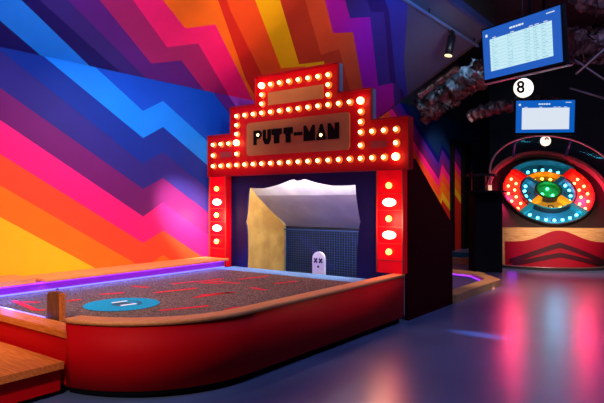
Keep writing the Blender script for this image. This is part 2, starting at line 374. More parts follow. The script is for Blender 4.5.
# turf
bm = BM()
pts = [(p[0], p[1], TURF) for p in outline(0.121, -4.0, 6.03)] + [(-4.24, 2.54, TURF), (-6.55, 2.54, TURF), (-6.55, 6.03, TURF)]
add_prism(bm, pts, (0, 0, -0.05)); cobj('turf', bm, turf_m)
bm = BM(); add_box(bm, -6.12, XW-0.125, 6.03, 6.395, TURF-0.05, TURF+0.003); o = cobj('turf_light_spill', bm, turf_spill); o['label'] = 'strip of turf at the booth opening, coloured pale for light spilling out'  # pale colour stands for booth light spilling onto the turf
def zig(a, b, wd=0.06):
    p = onZ(a[0], a[1], TURF); q = onZ(b[0], b[1], TURF); d = (q-p); d.z = 0
    if d.length < 1e-4: return None
    n = Vector((-d.y, d.x, 0)).normalized()*wd/2
    return [p+n, q+n, q-n, p-n]
segs = [((100, 240), 4.314, [((0,235),(105,228)), ((140,200),(210,205)), ((235,228),(420,208)), ((310,190),(430,178)), ((430,180),(530,167)), ((430,185),(525,188)), ((405,248),(580,225)), ((260,305),(470,284)), ((545,300),(604,290))]),
        ((200, 260), 2.82, [((0,100),(90,92)), ((145,78),(185,85)), ((210,67),(270,60)), ((110,55),(190,45)), ((0,65),(60,60)), ((60,62),(110,66))]),
        ((0, 280), 3.275, [((45,68),(120,100)), ((120,100),(150,98)), ((62,72),(130,74)), ((218,70),(262,64))])]
for (ox, oy), sc, ls in segs:
    for a, b in ls:
        q = zig((ox+a[0]/sc, oy+a[1]/sc), (ox+b[0]/sc, oy+b[1]/sc))
        if q: bm = BM(); add_prism(bm, q, (0, 0, 0.003)); cobj('turf_dash', bm, turf_red)
def disc(bm, c, r0, r1, z, n=40, a0=0, a1=2*math.pi):
    A = []; B = []
    full = abs(a1-a0-2*math.pi) < 1e-6
    for i in range(n+(0 if full else 1)):
        a = a0+(a1-a0)*i/n
        A.append(bm.verts.new((c[0]+r1*math.cos(a), c[1]+r1*math.sin(a), z)))
        if r0: B.append(bm.verts.new((c[0]+r0*math.cos(a), c[1]+r0*math.sin(a), z)))
    if r0:
        m = len(A)
        for i in range(m if full else m-1): bm.faces.new((A[i], A[(i+1) % m], B[(i+1) % m], B[i]))
    else: bm.faces.new(A)
cc = onZ(122, 304.5, TURF)
bm = BM(); disc(bm, cc, 0.1, 0.364, TURF+0.005); o = cobj('tee_marker', bm, turf_cyan); o['label'] = 'round cyan patch of turf at the tee'
bm = BM(); disc(bm, cc, 0, 0.1, TURF+0.005); disc(bm, cc, 0.16, 0.19, TURF+0.007, 20, 0.3, 2.2)
cobj('tee_hole', bm, mat('dark_teal_turf', srgb(10, 70, 95), 0.9, bump=0.4))
for a, b in [((112, 303.6), (127, 301.6)), ((121, 306.3), (136, 304.3))]:
    q = zig(a, b, 0.035); bm = BM(); add_prism(bm, [p+Vector((0, 0, 0.006)) for p in q], (0, 0, 0.003)); cobj('tee_mark', bm, white_m)

# gate post board
post = thing('end_post', 'small brown wooden board standing upright beside the low entry rail', 'wooden post', (-4.60, 2.60, TURF))
bm = BM()
prof = [(-0.10, 0), (0.10, 0), (0.10, 0.235), (0.04, 0.247), (-0.07, 0.235), (-0.10, 0.21)]
add_prism(bm, [(x, -0.03, z) for x, z in prof], (0, 0.045, 0)); obj('board', bm, dark_wood, post)
bm = BM(); add_box(bm, 0.1005, 0.115, -0.03, 0.015, 0, 0.235); obj('edge_trim', bm, wood, post)
bm = BM(); add_tube(bm, [(0.0, 0, 0.236), (0.0, 0, 0.26), (0.02, 0, 0.268), (0.035, 0, 0.26)], 0.005, 6); obj('hook', bm, dark_metal, post)

# step
stp = thing('step', 'low wooden step with red base in front of the entry rail', 'step', (-5.17, 2.0, 0))
SX0, SX1, SY0, SY1 = -1.42, 1.17, -0.62, 0.345
def prism_xy(bm, pts, z0, z1): add_prism(bm, [(x, y, z0) for x, y in pts], (0, 0, z1-z0))
bm = BM(); prism_xy(bm, [(SX0, SY0+0.0), (1.13, SY0), (1.13, SY1), (SX0, SY1)], 0.215, 0.27); obj('tread', bm, wood, stp)
bm = BM(); prism_xy(bm, [(SX0, SY0+0.03), (1.08, SY0+0.03), (1.08, SY1), (SX0, SY1)], 0.04, 0.215); obj('base', bm, red_paint, stp)
bm = BM(); prism_xy(bm, [(SX0, SY0+0.08), (1.03, SY0+0.08), (1.03, SY1), (SX0, SY1)], 0, 0.04); obj('toe_kick', bm, black, stp)

# ------------------------------------------------------------------ booth behind the marquee
booth = thing('game_booth', 'dark red booth with sloping roof and curtain-shaped opening behind the lit columns', 'booth', (-4.87, 7.1, 0))
def bobj(name, bm, m):
    o = obj(name, bm, m, booth); o.matrix_parent_inverse = Matrix.Translation((4.87, -7.1, 0)); return o
YP = 6.40; YBK = 7.88
booth_red = mat('booth_maroon', srgb(58, 0, 5), 0.7, bump=0.05, spec=0.05)
prof = [(YM+0.12, 0.0), (YBK, 0.0), (YBK, 1.16), (YM+0.32, 2.05), (YM+0.12, 2.05)]
bm = BM(); add_prism(bm, [(-3.14, y, z) for y, z in prof], (-0.05, 0, 0)); bobj('side_wall', bm, booth_red)
bm = BM(); add_prism(bm, [(-6.52, y, z) for y, z in prof], (-0.05, 0, 0)); bobj('side_wall', bm, booth_red)
# interior
bm = BM(); add_prism(bm, [(-6.22, YP+0.03, 0.06), (-6.22, YBK-0.06, 0.06), (-6.22, YBK-0.06, 1.10), (-6.22, 6.68, 2.02), (-6.22, YP+0.03, 2.02)], (-0.03, 0, 0)); bobj('inner_wall', bm, gold_ply)
bm = BM(); add_tube(bm, [(-6.205, YBK-0.09, 0.06), (-6.205, YBK-0.09, 1.08), (-6.205, 6.70, 2.0)], 0.018, 6); bobj('corner_trim', bm, mat('pale_trim', srgb(235, 220, 180), 0.5))
bm = BM(); add_prism(bm, [(-3.2, YP+0.03, 0.06), (-3.2, YBK-0.06, 0.06), (-3.2, YBK-0.06, 1.10), (-3.2, 6.68, 2.02), (-3.2, YP+0.03, 2.02)], (0.008, 0, 0)); bobj('inner_wall', bm, white_ply)
bm = BM(); add_prism(bm, [(-6.22, 7.05, 1.60), (-6.22, YBK-0.04, 1.06), (-6.22, YBK-0.04, 1.12), (-6.22, 7.05, 1.68)], (3.02, 0, 0)); bobj('sloping_ceiling', bm, mat('shaded_board', srgb(196, 190, 205), 0.55, col2=srgb(180, 174, 190), nscale=3))  # darker board colour carries the shade farther from the tube
bm = BM(); add_prism(bm, [(-6.22, YP+0.03, 1.98), (-6.22, 6.6, 1.98), (-6.22, 7.05, 1.60), (-6.22, 7.05, 1.64), (-6.22, 6.6, 2.02), (-6.22, YP+0.03, 2.02)], (3.02, 0, 0)); bobj('upper_ceiling', bm, white_ply)
bm = BM(); add_box(bm, -6.52, -3.19, YBK-0.03, YBK, 0, 1.14); bobj('back_panel', bm, mat('deep_blue_panel', srgb(1, 6, 34), 0.5))
bm = BM()
for x in (-6.0, -4.9):
    add_prism(bm, [(x, YBK-0.034, 0.9), (x+0.22, YBK-0.034, 0.9), (x+0.85, YBK-0.034, 0.35), (x+0.63, YBK-0.034, 0.35)], (0, 0.003, 0))
bobj('painted_stripes', bm, mat('dim_indigo_stripe', srgb(18, 18, 78), 0.6))
bm = BM(); add_box(bm, -6.52, -3.19, YP+0.05, YBK-0.03, 0.02, 0.06); bobj('pit_floor', bm, mat('pit_blue', srgb(40, 60, 140), 0.7))
# front panel with curtain cut-out
oz = 3.507
px = [(66,62),(90,64),(115,64),(140,59),(165,52),(190,43),(210,35),(225,33),(233,38),(245,37),(252,33),(263,32),(285,39),(310,46),(335,51),(360,55),(390,55),(415,54),(440,52),
      (441,70),(443,95),(447,125),(452,155),(457,182),(453,200),(450,225),(448,260),(446,300),(445,345),(444,380),(444,420)]
lf = [(66,62),(63,90),(61,120),(58,155),(53,183),(57,197),(59,220),(60,255),(60,300),(58,340),(58,390)]
hole = [onY(230+a/oz, 170+b/oz, YP) for a, b in lf[::-1]+px[1:]]
hole = [Vector((p.x, YP, max(p.z, 0.40))) for p in hole]
bm = BM()
x0, x1, zt = -6.30, -3.40, 1.90
# build as strips between outer border and hole: left, top, right
left = hole[:len(lf)]; rest = hole[len(lf)-1:]
topn = 19
top = rest[:topn]; right = rest[topn-1:]
def strip(A, B):
    th = Vector((0, 0.03, 0))
    a = [bm.verts.new(p) for p in A]; b = [bm.verts.new(p) for p in B]; a2 = [bm.verts.new(p+th) for p in A]; b2 = [bm.verts.new(p+th) for p in B]
    for i in range(len(A)-1):
        bm.faces.new((a[i], a[i+1], b[i+1], b[i])); bm.faces.new((a2[i], b2[i], b2[i+1], a2[i+1])); bm.faces.new((a[i], a2[i], a2[i+1], a[i+1]))
strip(left, [Vector((x0, YP, p.z)) for p in left])
strip(right, [Vector((x1, YP, p.z)) for p in right])
tl = [Vector((p.x, YP, zt)) for p in top]; tl[0].x = top[0].x
strip(top, tl)
strip([Vector((x0, YP, left[-1].z)), left[-1]], [Vector((x0, YP, zt)), Vector((left[-1].x, YP, zt))])
strip([right[0], Vector((x1, YP, right[0].z))], [Vector((right[0].x, YP, zt)), Vector((x1, YP, zt))])
bobj('curtain_panel', bm, navy_panel)
# light under header
bm = BM(); add_box(bm, -5.9, -3.7, YP+0.05, YP+0.10, 1.90, 1.94); o = bobj('header_light', bm, mat('header_tube', (1, 1, 1), 0.3, emit=(1, 0.96, 0.95), estr=85)); o['label'] = 'white light tube behind the opening'

# net
net = thing('net', 'blue square mesh net hung across the back of the booth', 'net', (-4.7, 7.74, 0.07))
nt_m = mat('net_cord', srgb(30, 70, 130), 0.6)
bm = BM()
for i in range(24): z = 0.02+i*0.04; add_box(bm, -1.47, 1.48, -0.003, 0.003, z-0.003, z+0.003)
for i in range(60): x = -1.47+i*0.05; add_box(bm, x-0.0012, x+0.0012, -0.003, 0.003, 0, 0.94)
obj('mesh', bm, nt_m, net)
bm = BM(); add_tube(bm, [(-1.48, 0, 0.94), (1.49, 0, 0.94)], 0.012, 8); obj('top_cord', bm, nt_m, net)

# pale target in the opening
tgx = onY(319, 262, 6.72).x
tg = thing('target_figure', 'small white round-topped target with two dark x eyes before the net', 'target', (tgx, 6.72, 0.06))
bm = BM(); ppts = []
r = 0.108; h = 0.705
for i in range(17): a = math.pi*i/16; ppts.append((r*math.cos(a), -0.02, h-r+r*math.sin(a)))
ppts += [(-r, -0.02, 0.1), (r, -0.02, 0.1)]
add_prism(bm, ppts, (0, 0.04, 0)); obj('body', bm, mat('pale_blue_white', srgb(238, 246, 255), 0.5), tg)
eye = mat('dark_blue_print', srgb(20, 25, 70), 0.5)
for ex in (-0.045, 0.045):
    bm = BM()
    for s in (1, -1):
        d = Vector((0.027, 0, 0.032*s)); n = Vector((0.009, 0, -0.0075*s))
        c = Vector((ex, -0.0205, 0.575))
        add_prism(bm, [c-d-n, c+d-n, c+d+n, c-d+n], (0, -0.002*(2+s), 0))
    obj('eye', bm, eye, tg)
bm = BM(); add_cyl(bm, (0, -0.0205, 0.485), (0, -1, 0), 0.018, 0.003, 14); obj('mouth', bm, eye, tg)
bm = BM(); add_cyl(bm, (0, 0, 0.0), (0, 0, 1), 0.02, 0.12, 10); obj('stem', bm, white_m, tg)

# ------------------------------------------------------------------ lit columns
def column(cx, wd, label, zb):
    t = thing('light_column', label, 'light column', (cx, YM, zb), 0, 'lit red columns of the booth')
    bm = BM(); add_box(bm, -wd/2, wd/2, -0.03, 0.088, 0, 1.90-zb); obj('casing', bm, column_red, t)
    bm = BM()
    for s in (-1, 1): add_box(bm, s*wd/2-0.008, s*wd/2+0.008, -0.045, -0.03, 0, 1.90-zb)
    for z in (1.60, 1.39, 1.18, 0.97, 0.76):
        add_box(bm, -wd/2+0.008, wd/2-0.008, -0.040, -0.03, z-0.004-zb, z+0.004-zb)
    obj('divider', bm, mat('column_edge', srgb(170, 45, 25), 0.4), t)
    for i, z in enumerate((1.70, 1.49, 1.285, 1.08, 0.87)):
        big = i % 2 == 1
        bm = BM()
        if big: add_ball(bm, (0, -0.05, z-zb), 0.055, 0, 1.75, 0.5, 0.95, 16, 10)  # widened ball takes in the glow around the lamp
        else: add_ball(bm, (0, -0.06, z-zb), 0.04, 0, 1, 1, 1)
        obj('lamp', bm, lamp_hot if big else lamp_m, t)
    l = bpy.data.lights.new('column_glow', 'POINT'); l.energy = 13; l.color = (1.0, 0.45, 0.28); l.shadow_soft_size = 0.1  # point light added before the column for the streak on the floor
    g = bpy.data.objects.new('column_glow', l); COL.objects.link(g); g.parent = t; g.location = (0, -0.30, 1.25-zb)
column(-3.32, 0.36, 'red light column at the right side of the booth opening', RAIL)
column(-6.36, 0.36, 'red light column at the left side of the booth, beside the mural wall', TURF)

# ------------------------------------------------------------------ marquee sign
MX = -4.86; BX0 = -6.469; PITCH = 0.1695
mq = thing('marquee_sign', 'stepped red marquee sign edged with warm bulbs reading PUTT-MAN', 'sign', (MX+0.015, 6.31, 1.9))
bx = lambda i: BX0+PITCH*i-MX
Z = {k: z-1.9 for k, z in dict(b=2.06, w1=2.23, w2=2.40, m1=2.535, m2=2.67, m=2.81, t1=2.945, t2=3.08, t=3.215).items()}
mg = 0.15
bm = BM()
xs = [bx(0)-mg, bx(3)-mg, bx(6)-mg, bx(13)+mg, bx(16)+mg, bx(19)+mg+0.02]
zz_ = [0, Z['w2']+mg, Z['m']+mg, Z['t']+mg]
for a, b, zt in [(xs[0], xs[1], zz_[1]), (xs[1], xs[2], zz_[2]), (xs[2], xs[3], zz_[3]), (xs[3], xs[4], zz_[2]), (xs[4], xs[5], zz_[1])]:
    pass
poly = [(xs[0], 0), (xs[5], 0), (xs[5], zz_[1]), (xs[4], zz_[1]), (xs[4], zz_[2]), (xs[3], zz_[2]), (xs[3], zz_[3]), (xs[2], zz_[3]), (xs[2], zz_[2]), (xs[1], zz_[2]), (xs[1], zz_[1]), (xs[0], zz_[1])]
add_prism(bm, [(x, 0.0, z) for x, z in poly], (0, 0.09, 0)); obj('sign_board', bm, marquee_red, mq)
# raised lip
bm = BM()
for i in range(12):
    (xa, za), (xb, zb) = poly[i], poly[(i+1) % 12]
    if abs(xa-xb) > abs(za-zb): add_box(bm, min(xa, xb)-0.008, max(xa, xb)+0.008, -0.03, 0.0, za-0.008, za+0.008)
    else: add_box(bm, xa-0.008, xa+0.008, -0.03, 0.0, min(za, zb)+0.009, max(za, zb)-0.009)
obj('edge_lip', bm, mat('marquee_edge', srgb(150, 12, 18), 0.4), mq)
# side returns painted grey
grey_side = mat('grey_return', srgb(110, 110, 135), 0.5)
for i, j, k in [(5, 1, 0), (4, 2, 1), (3, 3, 2)]:
    bm = BM(); add_box(bm, xs[i]+0.001, xs[i]+0.006, 0.012, 0.088, zz_[k]+0.012, zz_[j]-0.002); obj('side_return', bm, grey_side if i != 5 else marquee_red, mq)
pos = [(i, 'b') for i in range(20)] + [(0, 'w1'), (0, 'w2'), (1, 'w2'), (2, 'w2'), (3, 'w1'), (3, 'w2'), (3, 'm1'), (3, 'm2')]
pos += [(19, 'w1'), (19, 'w2'), (18, 'w2'), (17, 'w2'), (16, 'w1'), (16, 'w2'), (16, 'm1'), (16, 'm2')]
pos += [(i, 'm') for i in range(3, 17)] + [(6, 't1'), (6, 't2'), (13, 't1'), (13, 't2')] + [(i, 't') for i in range(6, 14)]
hot = {(6, 't'), (16, 'm'), (3, 'w2'), (19, 'b')}
def bulb_mesh(nm, r, m):
    b = BM(); add_ball(b, (0, 0, 0), r, 0, 1, 1, 1, 14, 10); me = bpy.data.meshes.new(nm)
    bmesh.ops.recalc_face_normals(b, faces=b.faces); b.to_mesh(me); b.free(); me.materials.append(m); return me
me_b = bulb_mesh('bulb', 0.027, bulb_m); me_h = bulb_mesh('bulb_bright', 0.045, bulb_hot)
sock_bm = BM(); add_cyl(sock_bm, (0, -0.012, 0), (0, 1, 0), 0.052, 0.012, 18, 0, 0.040); sm = bpy.data.meshes.new('socket_halo'); sock_bm.to_mesh(sm); sock_bm.free(); sm.materials.append(mat('gold_halo_cup', srgb(225, 120, 40), 0.5))  # gold cup round each bulb stands for its halo of light
for i, zk in pos:
    o = bpy.data.objects.new('bulb', me_h if (i, zk) in hot else me_b); COL.objects.link(o); o.parent = mq
    o.location = (bx(i), -0.05, Z[zk])
    s = bpy.data.objects.new('socket_halo', sm); COL.objects.link(s); s.parent = o; s.location = (0, 0.05, 0)
plate_m = mat('copper_plate', srgb(190, 120, 68), 0.6, spec=0.2, noise_amt=0.1, nscale=3)
def rrect(bm, xa, xb, za, zb, y0, th, r=0.04, mi=0):
    p = []
    for cx, cz, a0 in [(xb-r, zb-r, 0), (xa+r, zb-r, 90), (xa+r, za+r, 180), (xb-r, za+r, 270)]:
        for k in range(6): a = R(a0+k*18); p.append((cx+r*math.cos(a), y0, cz+r*math.sin(a)))
    add_prism(bm, p, (0, th, 0), mi)
bm = BM(); rrect(bm, bx(3)+0.19, bx(16)-0.18, 2.19-1.9, 2.685-1.9, -0.02, 0.02, 0.05)
npl = obj('name_plate', bm, plate_m, mq)
bm = BM(); rrect(bm, bx(6)+0.10, bx(13)-0.10, 2.945-1.9-0.03, 3.085-1.9+0.02, -0.012, 0.012, 0.01); obj('blank_plate', bm, plate_m, mq)
wing_m = mat('dull_red_plate', srgb(150, 45, 40), 0.5)
for a in (0, 16):
    bm = BM(); rrect(bm, bx(a)+0.13, bx(a+3)-0.14, 2.19-1.9, 2.275-1.9, -0.01, 0.01, 0.01); obj('blank_plate', bm, wing_m, mq)
# lettering: heavy deco capitals, each a part of the plate
ink = mat('black_letter', srgb(16, 8, 6), 0.7, spec=0.1)
GL = {
 'P': [[(0, 0), (.34, 0), (.34, .42), (.72, .42), (.95, .6), (.95, .82), (.72, 1), (0, 1)]],
 'U': [[(0, 1), (.36, 1), (.36, .42), (.46, .34), (.56, .42), (.56, 1), (.95, 1), (.95, .3), (.7, 0), (.25, 0), (0, .3)]],
 'T': [[(0, 1), (.95, 1), (.95, .62), (.72, .55), (.72, 0), (.23, 0), (.23, .55), (0, .62)]],
 '-': [[(.05, .42), (.9, .42), (.9, .62), (.05, .62)]],
 'M': [[(0, 0), (0, 1), (.2, 1), (.52, .55), (.84, 1), (1.04, 1), (1.04, 0)]],
 'A': [[(0, 0), (.40, 1), (.58, 1), (.98, 0)]],
 'N': [[(0, 0), (0, 1), (.25, 1), (.62, .5), (.62, 1), (.98, 1), (.98, 0)]],
}
wordpx = [('P', 253.5, 261.5), ('U', 262.8, 270.6), ('T', 271.5, 281.5), ('T', 283.5, 292.5), ('-', 293.8, 302), ('M', 303.6, 314.5), ('A', 316, 326.3), ('N', 327.7, 338.8)]
for ch, ua, ub in wordpx:
    xa = onY(ua, 140, 6.28).x-MX-0.015; xb = onY(ub, 140, 6.28).x-MX-0.015
    g = GL[ch][0]; mw = max(p[0] for p in g); mn = min(p[0] for p in g)
    bm = BM(); z0 = 2.345-1.9; hh = 0.215
    add_prism(bm, [(xa+(p[0]-mn)/(mw-mn)*(xb-xa), -0.034, z0+p[1]*hh) for p in g], (0, 0.014, 0))
    if True: o = obj('letter', bm, ink, npl); o['label'] = 'black letter ' + ch if ch != '-' else 'black hyphen'
    if ch in 'PA':
        bm = BM(); add_cyl(bm, (xa+(xb-xa)*(0.5 if ch == 'A' else .58), -0.042, z0+hh*(0.3 if ch == 'A' else .68)), (0, 1, 0), 0.022, 0.008, 10)
        obj('peephole_light', bm, bulb_m, npl)

# ------------------------------------------------------------------ small low course to the right of the booth
low = thing('putting_course', 'low tan-edged putting lane with violet light strip between the booth and the black pedestal', 'mini golf lane', (-4.4, 9.4, 0))
def lobj(name, bm, m):
    o = obj(name, bm, m, low); o.matrix_parent_inverse = Matrix.Translation((4.4, -9.4, 0)); return o
outer = [(-3.12, 7.95), (-3.12, 10.05), (-3.75, 10.85), (-4.6, 11.0), (-6.0, 11.0)]
inner = [(-3.36, 7.95), (-3.36, 9.95), (-3.85, 10.6), (-4.6, 10.74), (-6.0, 10.74)]
bm = BM()
for i in range(4):
    add_prism(bm, [(*outer[i], 0.0), (*outer[i+1], 0.0), (*inner[i+1], 0.0), (*inner[i], 0.0)], (0, 0, 0.12))
lobj('curb', bm, tan_wood)
bm = BM(); add_prism(bm, [(p[0], p[1], 0.01) for p in inner]+[(-6.0, 7.95, 0.01)], (0, 0, 0.03)); lobj('turf', bm, mat('violet_turf', srgb(90, 60, 120), 0.95, col2=srgb(40, 26, 60), nscale=70))
bm = BM()
for i in range(4):
    a, b = Vector((*inner[i], 0.06)), Vector((*inner[i+1], 0.06)); add_tube(bm, [a+Vector((-0.02, -0.015, 0)), b+Vector((-0.02, -0.015, 0))], 0.012, 6)
lobj('led_strip', bm, led_purple)
far_c = thing('putting_course', 'farthest low tan-edged lane near the black doorway', 'mini golf lane', (-5.2, 14.6, 0))
bm = BM(); add_box(bm, -1.2, 0.4, -1.6, -1.35, 0, 0.13); add_box(bm, 0.2, 0.4, -1.35, 0.9, 0, 0.13); obj('curb', bm, tan_wood, far_c)
bm = BM(); add_box(bm, -1.2, 0.2, -1.35, 0.9, 0.0, 0.05); obj('turf', bm, turf_cyan, far_c)

# ------------------------------------------------------------------ round target game
PSI = YAW - R(9)
base = onZ(558.5, 270.5, 0)
tgme = thing('target_game', 'large tilted round target game with glowing red, teal and yellow pockets', 'arcade game', (base.x, base.y, 0), PSI)
ALPHA = R(47.5); LIP = Vector((0, 0.2, 0.92)); SV = Vector((0, math.cos(ALPHA), math.sin(ALPHA))); NV = Vector((0, -math.sin(ALPHA), math.cos(ALPHA)))
CS = 1.03
def bp(x, s, n=0): return LIP + Vector((x, 0, 0)) + SV*s + NV*n     # board plane point
HW = 1.25
def bpoly():
    pts = [(-HW, 0), (HW, 0), (HW, CS)]
    for i in range(1, 24): a = math.pi*i/24; pts.append((HW*math.cos(a), CS+HW*math.sin(a)))
    pts.append((-HW, CS)); return pts
board_m = mat('dark_brown_board', srgb(45, 26, 22), 0.4, bump=0.05)
bm = BM(); add_prism(bm, [bp(x, s, 0) for x, s in bpoly()], -NV*0.04); obj('board', bm, board_m, tgme)
# body: sides and back below the board
bm = BM()
for sx in (-1, 1):
    x = sx*(HW-0.02)
    add_prism(bm, [(x*0.93, 0.72, 0.0), (x*0.93, 2.0, 0.0), (x, 2.0, 2.0), (x, LIP.y+SV.y*1.3, LIP.z+SV.z*1.3-0.06), (x, LIP.y, LIP.z-0.05)], (-sx*0.05, 0, 0))
add_box(bm, -HW+0.08, HW-0.08, 1.95, 2.0, 0, 2.0); obj('cabinet', bm, black, tgme)
# front panel leaning back
def fp(x, z, off=0):
    k = 1-z/0.92
    return Vector((x*(1-0.07*k), 0.02+0.18*z/0.92+0.62*k*min(1, abs(x)/HW)**2.4-off, z))
def fpstrip(bm, xs_, lo, hi_, off, th):
    A = [(bm.verts.new(fp(x, lo(x), off)), bm.verts.new(fp(x, hi_(x), off)), bm.verts.new(fp(x, hi_(x), off-th)), bm.verts.new(fp(x, lo(x), off-th))) for x in xs_]
    for i in range(len(A)-1):
        for k in range(4): bm.faces.new((A[i][k], A[i][(k+1) % 4], A[i+1][(k+1) % 4], A[i+1][k]))
    for i in (0, len(A)-1): bm.faces.new(A[i])
def lin(a, b, n=40): return [a+(b-a)*i/n for i in range(n+1)]
bm = BM()
for q in range(6): fpstrip(bm, lin(-HW, HW), lambda x, q=q: 0.03+0.89*q/6, lambda x, q=q: 0.03+0.89*(q+1)/6, 0, 0.03)
bmesh.ops.remove_doubles(bm, verts=bm.verts, dist=1e-4); obj('front_panel', bm, tan_wood, tgme)
wine = mat('wine_red_panel', srgb(150, 0, 28), 0.65, spec=0.2)
belltop = lambda x: 0.60+0.26*math.exp(-((x-0.06)/0.50)**2)
bm = BM()
for q in range(5): fpstrip(bm, lin(-HW+0.16, HW-0.02), lambda x, q=q: 0.06+(belltop(x)-0.06)*q/5, lambda x, q=q: 0.06+(belltop(x)-0.06)*(q+1)/5, 0.012, 0.011)
bmesh.ops.remove_doubles(bm, verts=bm.verts, dist=1e-4); bell = obj('bell_panel', bm, wine, tgme)
for zc, xw, dz, tt in ((0.54, 1.02, 0.38, 0.055), (0.33, 0.95, 0.24, 0.05)):
    cv = lambda x, zc=zc, dz=dz: zc-dz*(min(1.15, abs(x-0.06)/1.05))**1.15
    bm = BM(); fpstrip(bm, lin(-xw, HW-0.04), lambda x: max(0.065, cv(x)-tt), lambda x: max(0.07, cv(x)+tt), 0.018, 0.005)
    obj('chevron', bm, mat('dark_wine_stripe', srgb(62, 10, 24), 0.6, spec=0.2), bell)
# wooden cheeks left/right of the board
for sx in (-1, 1):
    bm = BM(); x = sx*HW
    add_prism(bm, [fp(x, 0.02), bp(x, 0.0, 0.0), bp(x, CS*0.9, 0.0), bp(x, CS*0.9, 0.10), bp(x, 0.0, 0.07), fp(x, 0.02, 0.06)], (sx*0.06, 0, 0)); obj('cheek', bm, tan_wood, tgme)
# arched rim
bm = BM(); n = 40
def arc(rad, nn, a0=-10, a1=190, steps=44): return [bp(rad*math.cos(R(a0+(a1-a0)*i/steps)), CS+rad*math.sin(R(a0+(a1-a0)*i/steps)), nn) for i in range(steps+1)]
a_, b_, c_, d_ = arc(HW, 0), arc(HW, 0.13), arc(HW+0.09, 0.13), arc(HW+0.09, 0)
q = [[bm.verts.new(p) for p in s] for s in (a_, b_, c_, d_)]
for i in range(44):
    for k in range(4): bm.faces.new((q[k][i], q[k][i+1], q[(k+1) % 4][i+1], q[(k+1) % 4][i]))
for i in (0, 44): bm.faces.new([q[k][i] for k in range(4)])
obj('rim', bm, mat('bronze_wood', srgb(165, 125, 95), 0.45), tgme)
# clear guard with metal hoop
bm = BM(); A = arc(HW+0.05, 0.135, 0, 180); B = arc(HW+0.10, 0.60, 0, 180)
qa = [bm.verts.new(p) for p in A]; qb = [bm.verts.new(p) for p in B]
for i in range(44): f = bm.faces.new((qa[i], qa[i+1], qb[i+1], qb[i])); f.smooth = True
gl = bpy.data.materials.new('clear_guard'); gl.use_nodes = True; nt = gl.node_tree
tr = nt.nodes.new('ShaderNodeBsdfTransparent'); gs = nt.nodes.new('ShaderNodeBsdfGlossy'); gs.inputs['Roughness'].default_value = 0.1; gs.inputs[0].default_value = (0.8, 0.85, 1, 1)
mx = nt.nodes.new('ShaderNodeMixShader'); mx.inputs[0].default_value = 0.02
nt.links.new(tr.outputs[0], mx.inputs[1]); nt.links.new(gs.outputs[0], mx.inputs[2]); nt.links.new(mx.outputs[0], nt.nodes['Material Output'].inputs[0])
obj('clear_guard', bm, gl, tgme)
chrome = mat('brushed_steel', srgb(190, 165, 155), 0.4, metal=0.35)
bm = BM(); add_tube(bm, [bp(-HW-0.12, CS*0.35, 0.1)]+arc(HW+0.10, 0.61, 180, 0)+[bp(HW+0.12, CS*0.35, 0.1)], 0.022, 8); obj('hoop', bm, chrome, tgme)
for a in (62, 118):
    bm = BM(); ca, sa = math.cos(R(a)), math.sin(R(a))
    add_tube(bm, [bp((HW+0.05)*ca, CS+(HW+0.05)*sa, 0.12), bp((HW+0.10)*ca, CS+(HW+0.10)*sa, 0.60)], 0.03, 8); obj('guard_post', bm, mat('blue_post', srgb(40, 70, 120), 0.4), tgme)
# pockets: r0,r1,a0,a1,colour,light
RR = 0.98
def ring_pt(r, a, nn): return bp(r*math.cos(R(a)), CS+r*math.sin(R(a)), nn)
def pocket(r0, r1, a0, a1, cwall, cfloor, em, lab, hi, bulbs, estr, fe):
    wm = mat('pocket_wall', srgb(*cwall), 0.3, emit=srgb(*cwall), estr=0.22)
    fmt = mat('pocket_floor', srgb(*cfloor), 0.35, emit=em, estr=fe)
    em_m = mat('pocket_light', em, 0.3, emit=em, estr=estr)
    st = 20; bm = BM(); base_n = 0.012
    fl = [(bm.verts.new(ring_pt(r0, a0+(a1-a0)*i/st, base_n)), bm.verts.new(ring_pt(r1-0.03, a0+(a1-a0)*i/st, base_n))) for i in range(st+1)]
    wl = [[bm.verts.new(ring_pt(rr, a0+(a1-a0)*i/st, nn)) for rr, nn in ((r1-0.03, base_n), (r1-0.03, hi), (r1, hi), (r1, base_n))] for i in range(st+1)]
    for i in range(st):
        bm.faces.new((fl[i][0], fl[i+1][0], fl[i+1][1], fl[i][1])).material_index = 1
        for k in range(4): bm.faces.new((wl[i][k], wl[i+1][k], wl[i+1][(k+1) % 4], wl[i][(k+1) % 4])).material_index = 0
    if a1-a0 < 359:
        for i in (0, st): bm.faces.new(wl[i]).material_index = 0
    o = obj('pocket', bm, [wm, fmt], tgme); o['label'] = lab
    for (r, a) in bulbs:
        b = BM(); add_ball(b, ring_pt(r, a, 0.03), 0.032, 0, 1, 1, 1, 10, 6); obj('light', b, em_m, o)
teal, tealf = (18, 112, 122), (6, 60, 85); redc, redf = (225, 30, 22), (150, 14, 8); yel, yelf = (235, 165, 25), (130, 80, 6)
RB, MB_, GB = 0.62, 0.27, 0.27
te, re_, ye, ge = (0.05, 0.62, 0.85), (1.0, 0.10, 0.03), (1.0, 0.52, 0.04), (0.05, 0.85, 0.25)
def row(r, a0, a1, n): return [(r, a0+(a1-a0)*(i+0.5)/n) for i in range(n)]
pocket(0.62, RR, 45, 135, teal, tealf, te, 'teal outer pocket at the top', 0.17, row(0.76, 55, 135, 6), 14, 0.06)
pocket(0.62, RR, 225, 315, teal, tealf, te, 'teal outer pocket at the bottom', 0.10, row(0.84, 228, 312, 7), 18, 0.15)
pocket(0.62, RR, 135, 225, redc, redf, re_, 'red outer pocket on the left', 0.12, row(0.87, 140, 222, 5)+row(0.72, 146, 216, 4), 26, 0.5)
